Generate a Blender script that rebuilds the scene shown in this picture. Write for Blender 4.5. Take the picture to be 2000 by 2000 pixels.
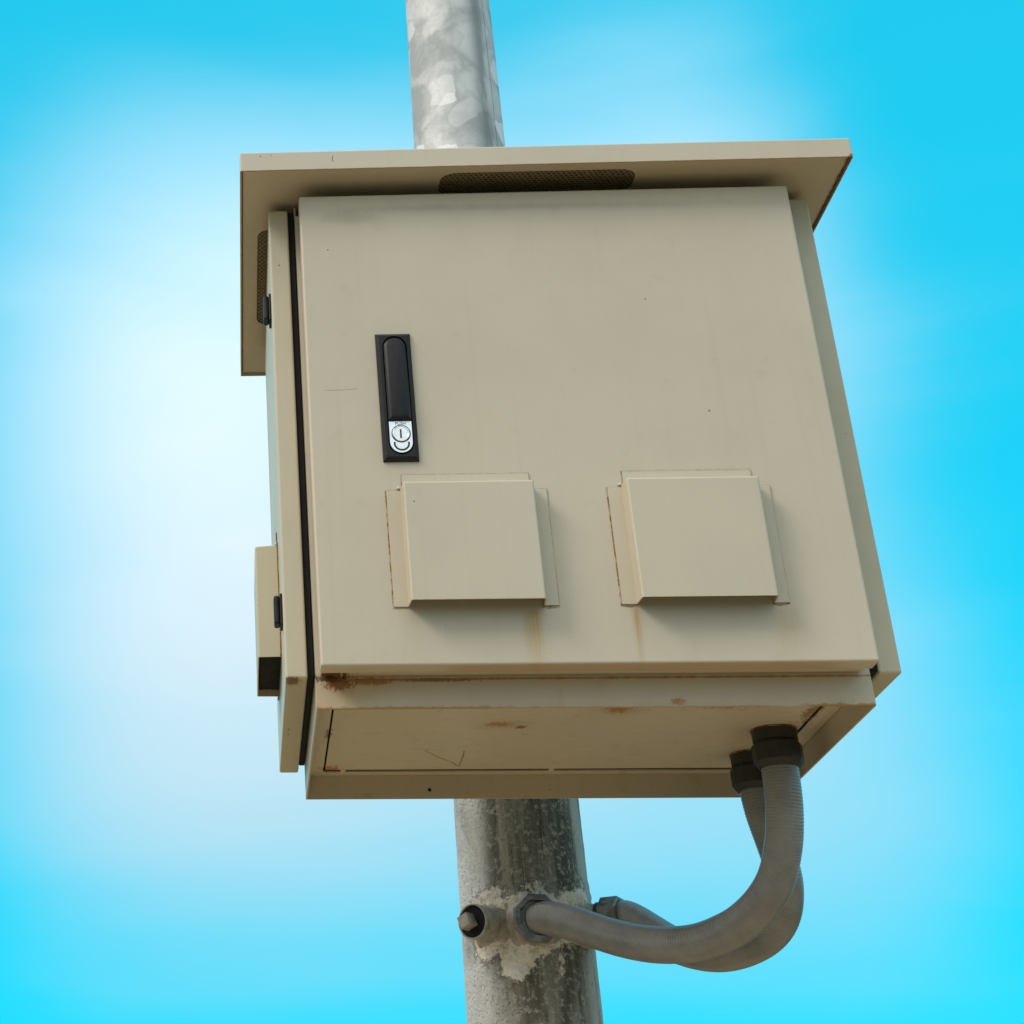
import bpy, bmesh, math, random
from mathutils import Vector, Matrix, noise
from mathutils.geometry import tessellate_polygon
random.seed(7)
S = bpy.context.scene
for o in list(bpy.data.objects):
    bpy.data.objects.remove(o, do_unlink=True)
C = S.collection
R = math.radians

# ------------------------------------------------------------------ camera
cam_d = bpy.data.cameras.new('camera')
cam = bpy.data.objects.new('camera', cam_d); C.objects.link(cam)
cam.location = (-0.10050, -2.07213, -0.62182)
cam.rotation_euler = (2.0957598, -0.0099083, 0.0622865)
cam_d.sensor_width = 36.0
cam_d.lens = 3732.695 / 2000.0 * 36.0
cam_d.shift_x = (1000 - 207.288) / 2000.0
cam_d.shift_y = (414.852 - 1000) / 2000.0
cam_d.clip_start = 0.02
cam_d.clip_end = 3000.0
S.camera = cam
S.render.resolution_x = 1024
S.render.resolution_y = 1024

# ------------------------------------------------------------------ light, sky, exposure
S.view_settings.view_transform = 'Standard'
S.view_settings.look = 'None'
S.view_settings.exposure = 0.06
S.view_settings.gamma = 1.0

SUN = Vector((-0.68, -0.44, 0.68)).normalized()          # towards the sun: high, front left
sun_d = bpy.data.lights.new('sun', 'SUN')
sun_d.energy = 1.5
sun_d.angle = R(20)
sun_d.color = (1.0, 0.965, 0.89)
sun = bpy.data.objects.new('sun', sun_d); C.objects.link(sun)
sun.location = SUN * 20
sun.rotation_euler = SUN.to_track_quat('Z', 'Y').to_euler()


class NT:
    """small helper for writing node trees"""
    def __init__(s, tree):
        s.t = tree; s.n = tree.nodes; s.l = tree.links

    def node(s, kind, **kw):
        n = s.n.new(kind)
        for k, v in kw.items():
            setattr(n, k, v)
        return n

    def put(s, sock, v):
        if v is None:
            return
        if hasattr(v, 'links') or isinstance(v, bpy.types.NodeSocket):
            s.l.new(v, sock)
        else:
            sock.default_value = v

    def math(s, op, a, b=None, c=None, clamp=False):
        n = s.node('ShaderNodeMath', operation=op); n.use_clamp = clamp
        s.put(n.inputs[0], a); s.put(n.inputs[1], b); s.put(n.inputs[2], c)
        return n.outputs[0]

    def ramp(s, v, a, b, lo=0.0, hi=1.0, smooth=True):
        n = s.node('ShaderNodeMapRange')
        n.interpolation_type = 'SMOOTHSTEP' if smooth else 'LINEAR'
        s.put(n.inputs[0], v); n.inputs[1].default_value = a; n.inputs[2].default_value = b
        n.inputs[3].default_value = lo; n.inputs[4].default_value = hi
        return n.outputs[0]

    def mix(s, f, a, b, mode='MIX'):
        n = s.node('ShaderNodeMix', data_type='RGBA', blend_type=mode)
        s.put(n.inputs[0], f)
        s.put(n.inputs[6], (*a, 1) if isinstance(a, tuple) and len(a) == 3 else a)
        s.put(n.inputs[7], (*b, 1) if isinstance(b, tuple) and len(b) == 3 else b)
        return n.outputs[2]

    def noise(s, vec, scale, detail=3.0, rough=0.5, dist=0.0):
        n = s.node('ShaderNodeTexNoise')
        s.put(n.inputs['Vector'], vec); n.inputs['Scale'].default_value = scale
        n.inputs['Detail'].default_value = detail; n.inputs['Roughness'].default_value = rough
        n.inputs['Distortion'].default_value = dist
        return n.outputs[0]

    def mapped(s, vec, scale=(1, 1, 1), loc=(0, 0, 0)):
        n = s.node('ShaderNodeMapping')
        s.put(n.inputs[0], vec); n.inputs[3].default_value = scale; n.inputs[1].default_value = loc
        return n.outputs[0]

    def sep(s, vec):
        n = s.node('ShaderNodeSeparateXYZ'); s.put(n.inputs[0], vec)
        return n.outputs[0], n.outputs[1], n.outputs[2]

    def gauss(s, terms):
        """exp(-sum(((v-c)/w)^2))"""
        tot = None
        for v, c, w in terms:
            d = s.math('MULTIPLY', s.math('SUBTRACT', v, c), 1.0 / w)
            d = s.math('MULTIPLY', d, d)
            tot = d if tot is None else s.math('ADD', tot, d)
        return s.math('EXPONENT', s.math('MULTIPLY', tot, -1.0))


world = bpy.data.worlds.new('World'); S.world = world
world.use_nodes = True
w = NT(world.node_tree); w.n.clear()
tc = w.node('ShaderNodeTexCoord').outputs['Generated']
nrm = w.node('ShaderNodeVectorMath', operation='NORMALIZE'); w.l.new(tc, nrm.inputs[0])
dv = nrm.outputs[0]
dx_, dy_, dz_ = w.sep(dv)
az = w.math('ARCTAN2', dx_, dy_)
el = w.math('ARCSINE', dz_)
sky = w.node('ShaderNodeTexSky'); sky.sky_type = 'NISHITA'; sky.sun_disc = False
sky.sun_elevation = math.asin(SUN.z)
sky.sun_rotation = math.atan2(SUN.x, SUN.y)
sky.altitude = 50; sky.air_density = 1.0; sky.dust_density = 0.6; sky.ozone_density = 3.0
SKY_STRENGTH = 0.12
gm_ = w.node('ShaderNodeGamma'); w.l.new(sky.outputs[0], gm_.inputs[0]); gm_.inputs[1].default_value = 0.22
blue_s = w.mix(1.0, gm_.outputs[0], (0.0, 4.25, 5.5), 'MULTIPLY')
soft = w.noise(dv, 1.6, 3.0, 0.45)
soft2 = w.noise(w.mapped(dv, (1, 1, 1.8), (3.1, 0.4, 1.7)), 4.2, 4.0, 0.5)
g1 = w.math('MULTIPLY', w.gauss([(az, 0.000, 0.125), (el, 0.370, 0.170)]), 0.27)
for a0, e0, wa, we, k_ in ((0.285, 0.520, 0.070, 0.085, 0.13), (0.315, 0.205, 0.065, 0.075, 0.14), (-0.060, 0.250, 0.060, 0.120, 0.08)):   # paler patches of thin cloud
    g1 = w.math('ADD', g1, w.math('MULTIPLY', w.gauss([(az, a0, wa), (el, e0, we)]), k_))
streak_v = w.node('ShaderNodeMapping'); w.l.new(dv, streak_v.inputs[0])
streak_v.inputs[2].default_value = (0.0, R(38), 0.0); streak_v.inputs[3].default_value = (1.3, 1.3, 5.0)
wisps = w.math('SUBTRACT', w.noise(streak_v.outputs[0], 2.1, 3.0, 0.45, 0.8), 0.5)
azw = w.math('ADD', az, w.math('MULTIPLY', w.math('SUBTRACT', soft, 0.5), 0.10))


def pow4(v, c, hw):
    q = w.math('MULTIPLY', w.math('SUBTRACT', v, c), 1.0 / hw); q = w.math('MULTIPLY', q, q)
    return w.math('MULTIPLY', q, q)


q_ = w.math('SQRT', w.math('ADD', pow4(azw, 0.120, 0.235), pow4(el, 0.360, 0.215)))
g2 = w.math('MULTIPLY', w.math('EXPONENT', w.math('MULTIPLY', w.math('POWER', q_, 2.1), -1.0)), 0.64)
far = w.math('ABSOLUTE', w.math('SUBTRACT', az, 0.15))
thin = w.math('MULTIPLY', w.ramp(w.math('ADD', far, w.math('MULTIPLY', w.math('SUBTRACT', soft, 0.5), 0.8)), 0.50, 1.15), 0.68)   # unseen white haze added outside the view to neutralise the light
sdot = w.node('ShaderNodeVectorMath', operation='DOT_PRODUCT')
w.l.new(dv, sdot.inputs[0]); sdot.inputs[1].default_value = tuple(SUN)
lobe = w.ramp(w.math('ADD', sdot.outputs['Value'], w.math('MULTIPLY', w.math('SUBTRACT', soft, 0.5), 0.5)), 0.18, 0.70)
hz = w.math('ADD', w.math('ADD', g1, g2), w.math('ADD', w.math('MULTIPLY', w.math('SUBTRACT', soft2, 0.5), 0.12), w.math('MULTIPLY', wisps, 0.30)))
hz = w.math('MAXIMUM', w.math('MAXIMUM', hz, thin), w.math('MULTIPLY', lobe, 0.95))
t_ = w.math('SUBTRACT', hz, 0.10)                        # soft foot instead of a hard clamp
hz = w.math('MULTIPLY', w.math('ADD', t_, w.math('SQRT', w.math('MULTIPLY_ADD', t_, t_, 0.006))), 0.5)
hz = w.math('MINIMUM', w.math('MULTIPLY', hz, 1.10), 0.985)
bg_blue = w.node('ShaderNodeBackground'); w.l.new(blue_s, bg_blue.inputs[0]); bg_blue.inputs[1].default_value = SKY_STRENGTH
bg_haze = w.node('ShaderNodeBackground')
warm = w.ramp(sdot.outputs['Value'], 0.05, 0.75)
w.l.new(w.mix(warm, (0.82, 0.93, 1.0), (1.0, 0.97, 0.93)), bg_haze.inputs[0])
w.l.new(w.ramp(dz_, 0.0, 1.0, 0.60, 1.75, smooth=False), bg_haze.inputs[1])      # hazy cloud is brighter overhead
mixs = w.node('ShaderNodeMixShader')
w.l.new(hz, mixs.inputs[0]); w.l.new(bg_blue.outputs[0], mixs.inputs[1]); w.l.new(bg_haze.outputs[0], mixs.inputs[2])
wo = w.node('ShaderNodeOutputWorld'); w.l.new(mixs.outputs[0], wo.inputs[0])


# ------------------------------------------------------------------ material helpers
def new_mat(name):
    m = bpy.data.materials.new(name); m.use_nodes = True
    t = NT(m.node_tree); t.n.clear()
    out = t.node('ShaderNodeOutputMaterial'); b = t.node('ShaderNodeBsdfPrincipled')
    t.l.new(b.outputs[0], out.inputs[0])
    co = t.node('ShaderNodeTexCoord').outputs['Object']
    return m, t, b, co


def bump(t, b, height, dist, strength=1.0):
    n = t.node('ShaderNodeBump'); n.inputs['Strength'].default_value = strength
    n.inputs['Distance'].default_value = dist
    t.l.new(height, n.inputs['Height']); t.l.new(n.outputs[0], b.inputs['Normal'])
    return n


BEIGE = (0.578, 0.494, 0.376)
RUST = (0.38, 0.165, 0.030)
RUST_DARK = (0.07, 0.026, 0.009)


def paint(name, stains=(), base=BEIGE, dirt=0.10, rough=0.42, specks=0.6):
    """powder coated sheet steel. stains: (kind, args...) in cabinet coordinates"""
    m, t, b, co = new_mat(name)
    x, y, z = t.sep(co)
    n1 = t.noise(co, 7.0, 4.0, 0.55)
    n2 = t.noise(co, 46.0, 5.0, 0.62)
    n3 = t.noise(co, 420.0, 3.0, 0.6)
    nr = t.noise(co, 210.0, 8.0, 0.78, 0.3)
    nq = t.noise(co, 520.0, 4.0, 0.7)
    col = t.mix(t.ramp(n1, 0.35, 0.7), base, tuple(c * k for c, k in zip(base, (0.955, 0.965, 0.97))))
    col = t.mix(t.ramp(n2, 0.55, 0.80, 0, dirt * 1.4), col, (0.30, 0.25, 0.16))
    spk = t.noise(t.mapped(co, (1, 1, 1), (5.2, 1.3, 7.7)), 230.0, 1.0, 0.3)
    col = t.mix(t.ramp(spk, 0.79, 0.81, 0, specks), col, (0.10, 0.075, 0.045))
    rain = t.noise(t.mapped(co, (95, 95, 2.2)), 1.0, 4.0, 0.6)
    col = t.mix(t.ramp(rain, 0.50, 0.78, 0, 0.09), col, (0.34, 0.30, 0.21))
    chalk = t.noise(t.mapped(co, (1, 1, 1), (9, 2, 4)), 3.1, 3.0, 0.5)
    col = t.mix(t.ramp(chalk, 0.48, 0.72, 0, 0.22), col, (0.66, 0.60, 0.50))
    for st in stains:
        k = st[0]
        if k == 'spot':          # centre (x, y, z), radii, strength, colour
            _, c, r, s, cl = st[:5]
            g = t.gauss([(v, cc, rr) for v, cc, rr in zip((x, y, z), c, r) if rr is not None])
            edge = st[5] if len(st) > 5 else 0.5
            f = t.ramp(t.math('ADD', t.math('MULTIPLY', g, 1.25), t.math('MULTIPLY', t.math('SUBTRACT', nr, 0.5), 3.4)), edge, edge + 0.22, 0, s)
            f = t.math('MULTIPLY', f, t.ramp(g, 0.05, 0.30))
            col = t.mix(f, col, t.mix(t.ramp(nq, 0.40, 0.62), cl, tuple(v * 0.35 for v in cl)))
        elif k == 'brush':       # scratchy bleeding rust, strokes run down and to the left
            _, c, r, s, cl = st
            sx = t.math('ADD', x, t.math('MULTIPLY', z, -0.7))
            cb = t.node('ShaderNodeCombineXYZ'); t.l.new(t.math('MULTIPLY', sx, 330.0), cb.inputs[0]); t.l.new(t.math('MULTIPLY', z, 170.0), cb.inputs[2])
            flat = r[2] is None
            bn = t.math('ADD', t.math('MULTIPLY', t.noise(t.mapped(co, (190, 110, 1)) if flat else cb.outputs[0], 1.0, 5.0, 0.7), 0.6), t.math('MULTIPLY', nq, 0.4))
            g = t.gauss([(v, cc, rr) for v, cc, rr in zip((x, y, z), c, r) if rr is not None])
            f = t.ramp(t.math('ADD', g, t.math('MULTIPLY', t.math('SUBTRACT', bn, 0.5), 2.6 if not flat else 4.2)), 0.52 if not flat else 0.62, 0.80 if not flat else 0.78, 0, s)
            f = t.math('MULTIPLY', f, t.ramp(g, 0.03, 0.25))
            col = t.mix(f, col, cl)
        elif k == 'soft':
            _, c, r, s, cl = st
            g = t.gauss([(v, cc, rr) for v, cc, rr in zip((x, y, z), c, r) if rr is not None])
            f = t.math('MULTIPLY', t.math('MULTIPLY', g, t.ramp(n2, 0.25, 0.75, 0.45, 1.15)), s, clamp=True)
            col = t.mix(f, col, cl)
        elif k == 'run':         # a streak running down: x0, half width, z top, z bottom, strength, colour
            _, x0, hw, zt, zb, s, cl = st
            wob = t.noise(t.mapped(co, (60, 1, 4)), 1.0, 2.0)
            xx = t.math('ADD', x, t.math('MULTIPLY', t.math('SUBTRACT', wob, 0.5), hw * 0.7))
            g = t.gauss([(xx, x0, hw)])
            fz = t.math('MULTIPLY', t.ramp(z, zt + 0.002, zt - 0.006), t.ramp(z, zb, zb + (zt - zb) * 0.8, 0.35, 1))
            fz = t.math('MULTIPLY', fz, t.ramp(z, zb - 0.012, zb + 0.004))
            fine = t.noise(t.mapped(co, (420, 1, 9)), 1.0, 3.0)
            f = t.math('MULTIPLY', t.math('MULTIPLY', g, fz), t.ramp(fine, 0.25, 0.75, s * 0.6, s))
            col = t.mix(f, col, cl)
        elif k == 'edge':        # rust creeping up from a horizontal edge: z0, reach, x from, x to, strength
            _, z0, rch, xa, xb, s = st
            d = t.math('ABSOLUTE', t.math('SUBTRACT', z, z0))
            wv = t.noise(t.mapped(co, (70, 1, 30)), 1.0, 4.0, 0.6)
            reach = t.math('MULTIPLY', t.ramp(wv, 0.3, 0.8, 0.25, 1.0), rch)
            f = t.ramp(t.math('DIVIDE', d, reach), 0.35, 1.0, 1, 0)
            f = t.math('MULTIPLY', f, t.math('MULTIPLY', t.ramp(x, xa - 0.02, xa + 0.02), t.ramp(x, xb + 0.02, xb - 0.02)))
            col = t.mix(t.math('MULTIPLY', f, s), col, RUST)
        elif k == 'scratch':     # line between two points in a plane ('xz' or 'xy')
            _, pl, a, c, wd, s, cl = st
            u, v = (x, z) if pl == 'xz' else (x, y)
            L = math.hypot(c[0] - a[0], c[1] - a[1]); ux, uy = (c[0] - a[0]) / L, (c[1] - a[1]) / L
            du = t.math('SUBTRACT', u, a[0]); dw = t.math('SUBTRACT', v, a[1])
            al = t.math('ADD', t.math('MULTIPLY', du, ux), t.math('MULTIPLY', dw, uy))
            ac = t.math('SUBTRACT', t.math('MULTIPLY', dw, ux), t.math('MULTIPLY', du, uy))
            bow = t.math('MULTIPLY', t.math('SUBTRACT', t.noise(co, 30.0, 2.0), 0.5), 0.008)
            ac = t.math('ABSOLUTE', t.math('ADD', ac, bow))
            f = t.math('MULTIPLY', t.ramp(ac, wd, wd * 0.4), t.math('MULTIPLY', t.ramp(al, 0, 0.004), t.ramp(al, L, L - 0.004)))
            f = t.math('MULTIPLY', f, t.ramp(nr, 0.35, 0.5, 0.25, 1))
            col = t.mix(t.math('MULTIPLY', f, s), col, cl)
    t.l.new(col, b.inputs['Base Color'])
    t.l.new(t.ramp(n2, 0.3, 0.7, rough - 0.05, rough + 0.09), b.inputs['Roughness'])
    b.inputs['Specular IOR Level'].default_value = 0.42
    h = t.math('ADD', t.math('MULTIPLY', n3, 0.35), t.math('MULTIPLY', t.noise(co, 5.0, 2.0), 6.0))
    bump(t, b, h, 0.0006, 0.5)
    return m


def rusty(name='rust'):
    m, t, b, co = new_mat(name)
    n = t.noise(co, 90.0, 5.0, 0.65)
    n2 = t.noise(co, 300.0, 3.0, 0.6)
    col = t.mix(t.ramp(n, 0.42, 0.62), (0.30, 0.20, 0.10), (0.17, 0.058, 0.014))
    col = t.mix(t.ramp(n2, 0.5, 0.7), col, RUST_DARK)
    t.l.new(col, b.inputs['Base Color']); b.inputs['Roughness'].default_value = 0.9
    bump(t, b, n2, 0.0008)
    return m


def plastic(name, col, rough, spec=0.5, var=0.25, scale=60.0):
    m, t, b, co = new_mat(name)
    n = t.noise(co, scale, 4.0, 0.6)
    c = t.mix(t.ramp(n, 0.35, 0.7), col, tuple(min(1, v * (1 + var) + 0.004) for v in col))
    t.l.new(c, b.inputs['Base Color'])
    t.l.new(t.ramp(n, 0.3, 0.7, rough - 0.06, rough + 0.08), b.inputs['Roughness'])
    b.inputs['Specular IOR Level'].default_value = spec
    bump(t, b, t.noise(co, 500.0, 2.0), 0.0002, 0.6)
    return m


M = {}
M['door'] = paint('beige_paint_door', [
    ('run', 0.236, 0.0085, 0.064, 0.001, 0.85, (0.46, 0.27, 0.060)),
    ('run', 0.3475, 0.0042, 0.066, 0.002, 0.72, (0.40, 0.20, 0.050)),
    ('run', 0.228, 0.004, 0.060, 0.001, 0.25, (0.42, 0.25, 0.07)),
    ('run', 0.508, 0.016, 0.062, 0.001, 0.45, (0.44, 0.31, 0.12)),
    ('run', 0.100, 0.010, 0.062, 0.010, 0.16, (0.42, 0.31, 0.13)),
    ('spot', (0.255, 0.0, 0.0640), (0.008, None, 0.0022), 0.7, (0.42, 0.20, 0.06)),
    ('spot', (0.505, 0.0, 0.0645), (0.008, None, 0.0022), 0.8, (0.40, 0.18, 0.05)),
    ('spot', (0.342, 0.0, 0.0645), (0.010, None, 0.0020), 0.8, (0.36, 0.16, 0.04)),
    ('soft', (0.062, 0.0, 0.566), (0.032, None, 0.010), 0.30, (0.30, 0.27, 0.19)),
    ('soft', (0.160, 0.0, 0.578), (0.060, None, 0.006), 0.25, (0.32, 0.28, 0.19)),
    ('soft', (0.380, 0.0, 0.574), (0.200, None, 0.005), 0.26, (0.33, 0.29, 0.21)),
    ('edge', 0.0, 0.0016, 0.14, 0.56, 0.4),
    ('brush', (0.24, 0.0, 0.577), (0.30, None, 0.006), 0.14, (0.24, 0.20, 0.13)),
    ('brush', (0.06, 0.0, 0.566), (0.05, None, 0.012), 0.18, (0.27, 0.23, 0.15)),
    ('scratch', 'xz', (0.019, 0.330), (0.060, 0.333), 0.0006, 0.6, (0.16, 0.09, 0.04)),
    ('scratch', 'xz', (0.066, 0.333), (0.069, 0.335), 0.0009, 0.8, (0.05, 0.03, 0.02)),
    ('scratch', 'xz', (0.074, 0.290), (0.086, 0.303), 0.0008, 0.5, (0.66, 0.62, 0.50)),
    ('spot', (0.462, 0.0, 0.297), (0.0012, None, 0.0012), 0.9, (0.05, 0.04, 0.03)),
    ('spot', (0.408, 0.0, 0.444), (0.0009, None, 0.0009), 0.8, (0.08, 0.06, 0.04)),
    ('spot', (0.0325, 0.0, 0.5205), (0.0010, None, 0.0010), 0.9, (0.06, 0.05, 0.04)),
], specks=0.0)
M['paint'] = paint('beige_paint', dirt=0.12)
OLIVE = (0.540, 0.475, 0.340)                           # side panels and hoods come from another paint batch
M['side'] = paint('beige_paint_side_door', [
    ('spot', (-0.0260, 0.05, 0.5265), (0.0016, None, 0.0016), 0.95, (0.34, 0.15, 0.04)),
    ('spot', (-0.027, None, 0.0005), (0.009, None, 0.004), 0.85, (0.26, 0.11, 0.03), 0.35) if False else
    ('soft', (-0.030, 0.055, 0.0), (0.010, 0.020, 0.003), 0.75, (0.28, 0.12, 0.035)),
    ('spot', (-0.030, 0.058, 0.0), (0.008, 0.018, 0.003), 0.8, (0.20, 0.08, 0.02), 0.4),
    ('spot', (-0.0300, 0.262, 0.001), (0.0010, 0.004, None), 0.9, (0.06, 0.04, 0.02)),
    ('spot', (-0.0300, 0.285, 0.001), (0.0010, 0.004, None), 0.9, (0.06, 0.04, 0.02)),
], base=OLIVE)
M['rail'] = paint('beige_paint_rail', [
    ('soft', (0.030, 0.05, -0.012), (0.050, None, 0.022), 0.60, (0.52, 0.33, 0.12)),
    ('soft', (0.000, 0.05, -0.030), (0.030, None, 0.010), 0.55, (0.58, 0.36, 0.16)),
    ('brush', (0.022, 0.05, -0.004), (0.026, None, 0.012), 0.92, (0.26, 0.105, 0.014)),
    ('brush', (0.012, 0.05, 0.002), (0.030, None, 0.006), 0.95, (0.10, 0.035, 0.010)),
    ('brush', (0.058, 0.05, -0.002), (0.034, None, 0.006), 0.85, (0.34, 0.15, 0.022)),
    ('brush', (0.130, 0.05, -0.001), (0.060, None, 0.003), 0.75, (0.20, 0.08, 0.02)),
    ('edge', -0.0331, 0.0060, -0.03, 0.20, 0.85),
    ('edge', -0.0331, 0.0032, 0.20, 0.50, 0.60),
    ('edge', -0.0331, 0.0070, 0.53, 0.64, 0.92),
    ('brush', (0.392, 0.05, -0.027), (0.012, None, 0.005), 0.8, (0.40, 0.18, 0.05)),
    ('edge', 0.000, 0.003, 0.02, 0.62, 0.80),
    ('soft', (0.30, 0.05, -0.031), (0.34, None, 0.004), 0.35, (0.54, 0.34, 0.14)),
], dirt=0.16, specks=0.3)
BR = (0.38, 0.165, 0.018)
M['bottom'] = paint('beige_paint_bottom', [
    ('soft', (0.352, 0.172, 0), (0.026, 0.020, None), 0.45, (0.34, 0.14, 0.02)),
    ('brush', (0.350, 0.170, 0), (0.020, 0.022, None), 0.95, BR),
    ('brush', (0.385, 0.150, 0), (0.030, 0.012, None), 0.80, BR),
    ('soft', (0.222, 0.232, 0), (0.026, 0.020, None), 0.35, (0.34, 0.15, 0.03)),
    ('brush', (0.220, 0.232, 0), (0.022, 0.018, None), 0.85, (0.40, 0.19, 0.035)),
    ('brush', (0.246, 0.244, 0), (0.010, 0.010, None), 0.90, (0.24, 0.09, 0.015)),
    ('scratch', 'xy', (0.140, 0.350), (0.192, 0.430), 0.0014, 0.8, (0.14, 0.055, 0.012)),
    ('scratch', 'xy', (0.190, 0.350), (0.192, 0.430), 0.0014, 0.8, (0.12, 0.045, 0.012)),
    ('scratch', 'xy', (0.120, 0.340), (0.172, 0.352), 0.0009, 0.6, (0.16, 0.07, 0.02)),
    ('scratch', 'xy', (0.335, 0.185), (0.410, 0.130), 0.0012, 0.8, BR),
    ('scratch', 'xy', (0.352, 0.130), (0.372, 0.170), 0.0010, 0.7, BR),
    ('brush', (0.028, 0.440, 0), (0.018, 0.022, None), 0.9, (0.34, 0.15, 0.022)),
    ('brush', (0.470, 0.150, 0), (0.060, 0.030, None), 0.65, (0.32, 0.14, 0.04)),
    ('brush', (0.575, 0.180, 0), (0.014, 0.080, None), 0.85, (0.22, 0.09, 0.02)),
    ('brush', (0.018, 0.270, 0), (0.006, 0.030, None), 0.9, (0.16, 0.06, 0.015)),
    ('scratch', 'xy', (0.060, 0.270), (0.085, 0.262), 0.0010, 0.7, (0.14, 0.07, 0.03)),
    ('scratch', 'xy', (0.140, 0.175), (0.148, 0.165), 0.0012, 0.8, (0.10, 0.05, 0.02)),
    ('scratch', 'xy', (0.250, 0.275), (0.262, 0.280), 0.0012, 0.7, (0.14, 0.07, 0.03)),
    ('scratch', 'xy', (0.300, 0.200), (0.312, 0.196), 0.0010, 0.6, (0.14, 0.07, 0.03)),
], dirt=0.30)
M['roof'] = paint('beige_paint_roof', [
    ('scratch', 'xz', (0.0405, 0.624), (0.0425, 0.634), 0.0011, 0.8, (0.06, 0.05, 0.03)),
    ('scratch', 'xz', (0.0440, 0.622), (0.0395, 0.627), 0.0011, 0.8, (0.06, 0.05, 0.03)),
    ('edge', 0.6133, 0.0016, -0.09, 0.69, 0.55),
    ('spot', (-0.047, 0, 0.634), (0.0010, None, 0.0010), 0.9, (0.05, 0.04, 0.03)),
    ('spot', (-0.034, 0, 0.635), (0.0010, None, 0.0008), 0.9, (0.05, 0.04, 0.03)),
    ('spot', (0.6700, -0.036, 0.6150), (0.004, None, 0.003), 0.9, (0.34, 0.14, 0.03)),
], dirt=0.10)
M['hood'] = paint('beige_paint_hood', [
    ('spot', (0.112, 0.0, 0.180), (0.0011, None, 0.0011), 0.95, (0.03, 0.02, 0.02)),
    ('edge', 0.0655, 0.0015, 0.05, 0.55, 0.4),
    ('edge', 0.2222, 0.0012, 0.05, 0.55, 0.35),
], dirt=0.06, specks=0.0, base=(0.574, 0.499, 0.377))
M['rust'] = rusty()


def seam_mat():
    m, t, b, co = new_mat('rusty_paint_seam')
    n = t.noise(co, 85.0, 4.0, 0.6); n2 = t.noise(co, 420.0, 3.0, 0.6)
    col = t.mix(t.ramp(n2, 0.42, 0.6), (0.40, 0.20, 0.05), (0.18, 0.08, 0.02))
    col = t.mix(t.ramp(n, 0.46, 0.54), col, tuple(v * 0.8 for v in BEIGE))
    t.l.new(col, b.inputs['Base Color']); b.inputs['Roughness'].default_value = 0.85
    return m


M['seam'] = seam_mat()
M['black'] = plastic('black_plastic', (0.007, 0.007, 0.0075), 0.40, 0.30)
M['gland'] = plastic('dark_gland_plastic', (0.022, 0.022, 0.022), 0.5)
M['rubber'] = plastic('black_rubber', (0.006, 0.006, 0.006), 0.75, 0.25)
M['dark'] = plastic('dark_interior', (0.02, 0.016, 0.010), 0.9, 0.1)
M['mesh'] = plastic('painted_mesh', (0.24, 0.185, 0.11), 0.6, 0.3)


def chrome():
    m, t, b, co = new_mat('lock_chrome')
    n = t.noise(co, 240.0, 3.0)
    b.inputs['Metallic'].default_value = 1.0
    t.l.new(t.mix(t.ramp(n, 0.3, 0.7), (0.80, 0.80, 0.80), (0.93, 0.93, 0.93)), b.inputs['Base Color'])
    t.l.new(t.ramp(n, 0.3, 0.7, 0.16, 0.34), b.inputs['Roughness'])
    return m


M['chrome'] = chrome()


def hose_mat():
    m, t, b, co = new_mat('grey_brown_conduit')
    n = t.noise(co, 26.0, 4.0, 0.6)
    n2 = t.noise(co, 300.0, 3.0, 0.6)
    col = t.mix(t.ramp(n, 0.3, 0.72), (0.200, 0.190, 0.178), (0.275, 0.264, 0.250))
    col = t.mix(t.ramp(n2, 0.58, 0.8, 0, 0.30), col, (0.42, 0.39, 0.36))
    t.l.new(col, b.inputs['Base Color'])
    t.l.new(t.ramp(n, 0.3, 0.7, 0.28, 0.42), b.inputs['Roughness'])
    b.inputs['Specular IOR Level'].default_value = 0.60
    bump(t, b, n2, 0.0002, 0.5)
    return m


M['hose'] = hose_mat()

POLE_X, POLE_DX, POLE_Y = 0.2948, 0.0097, 0.680          # axis leans 0.56 degrees to the right
POLE_R, POLE_DR = 0.0857, -0.0098                        # radius and taper per metre
SOCK_Z = -0.166


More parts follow.
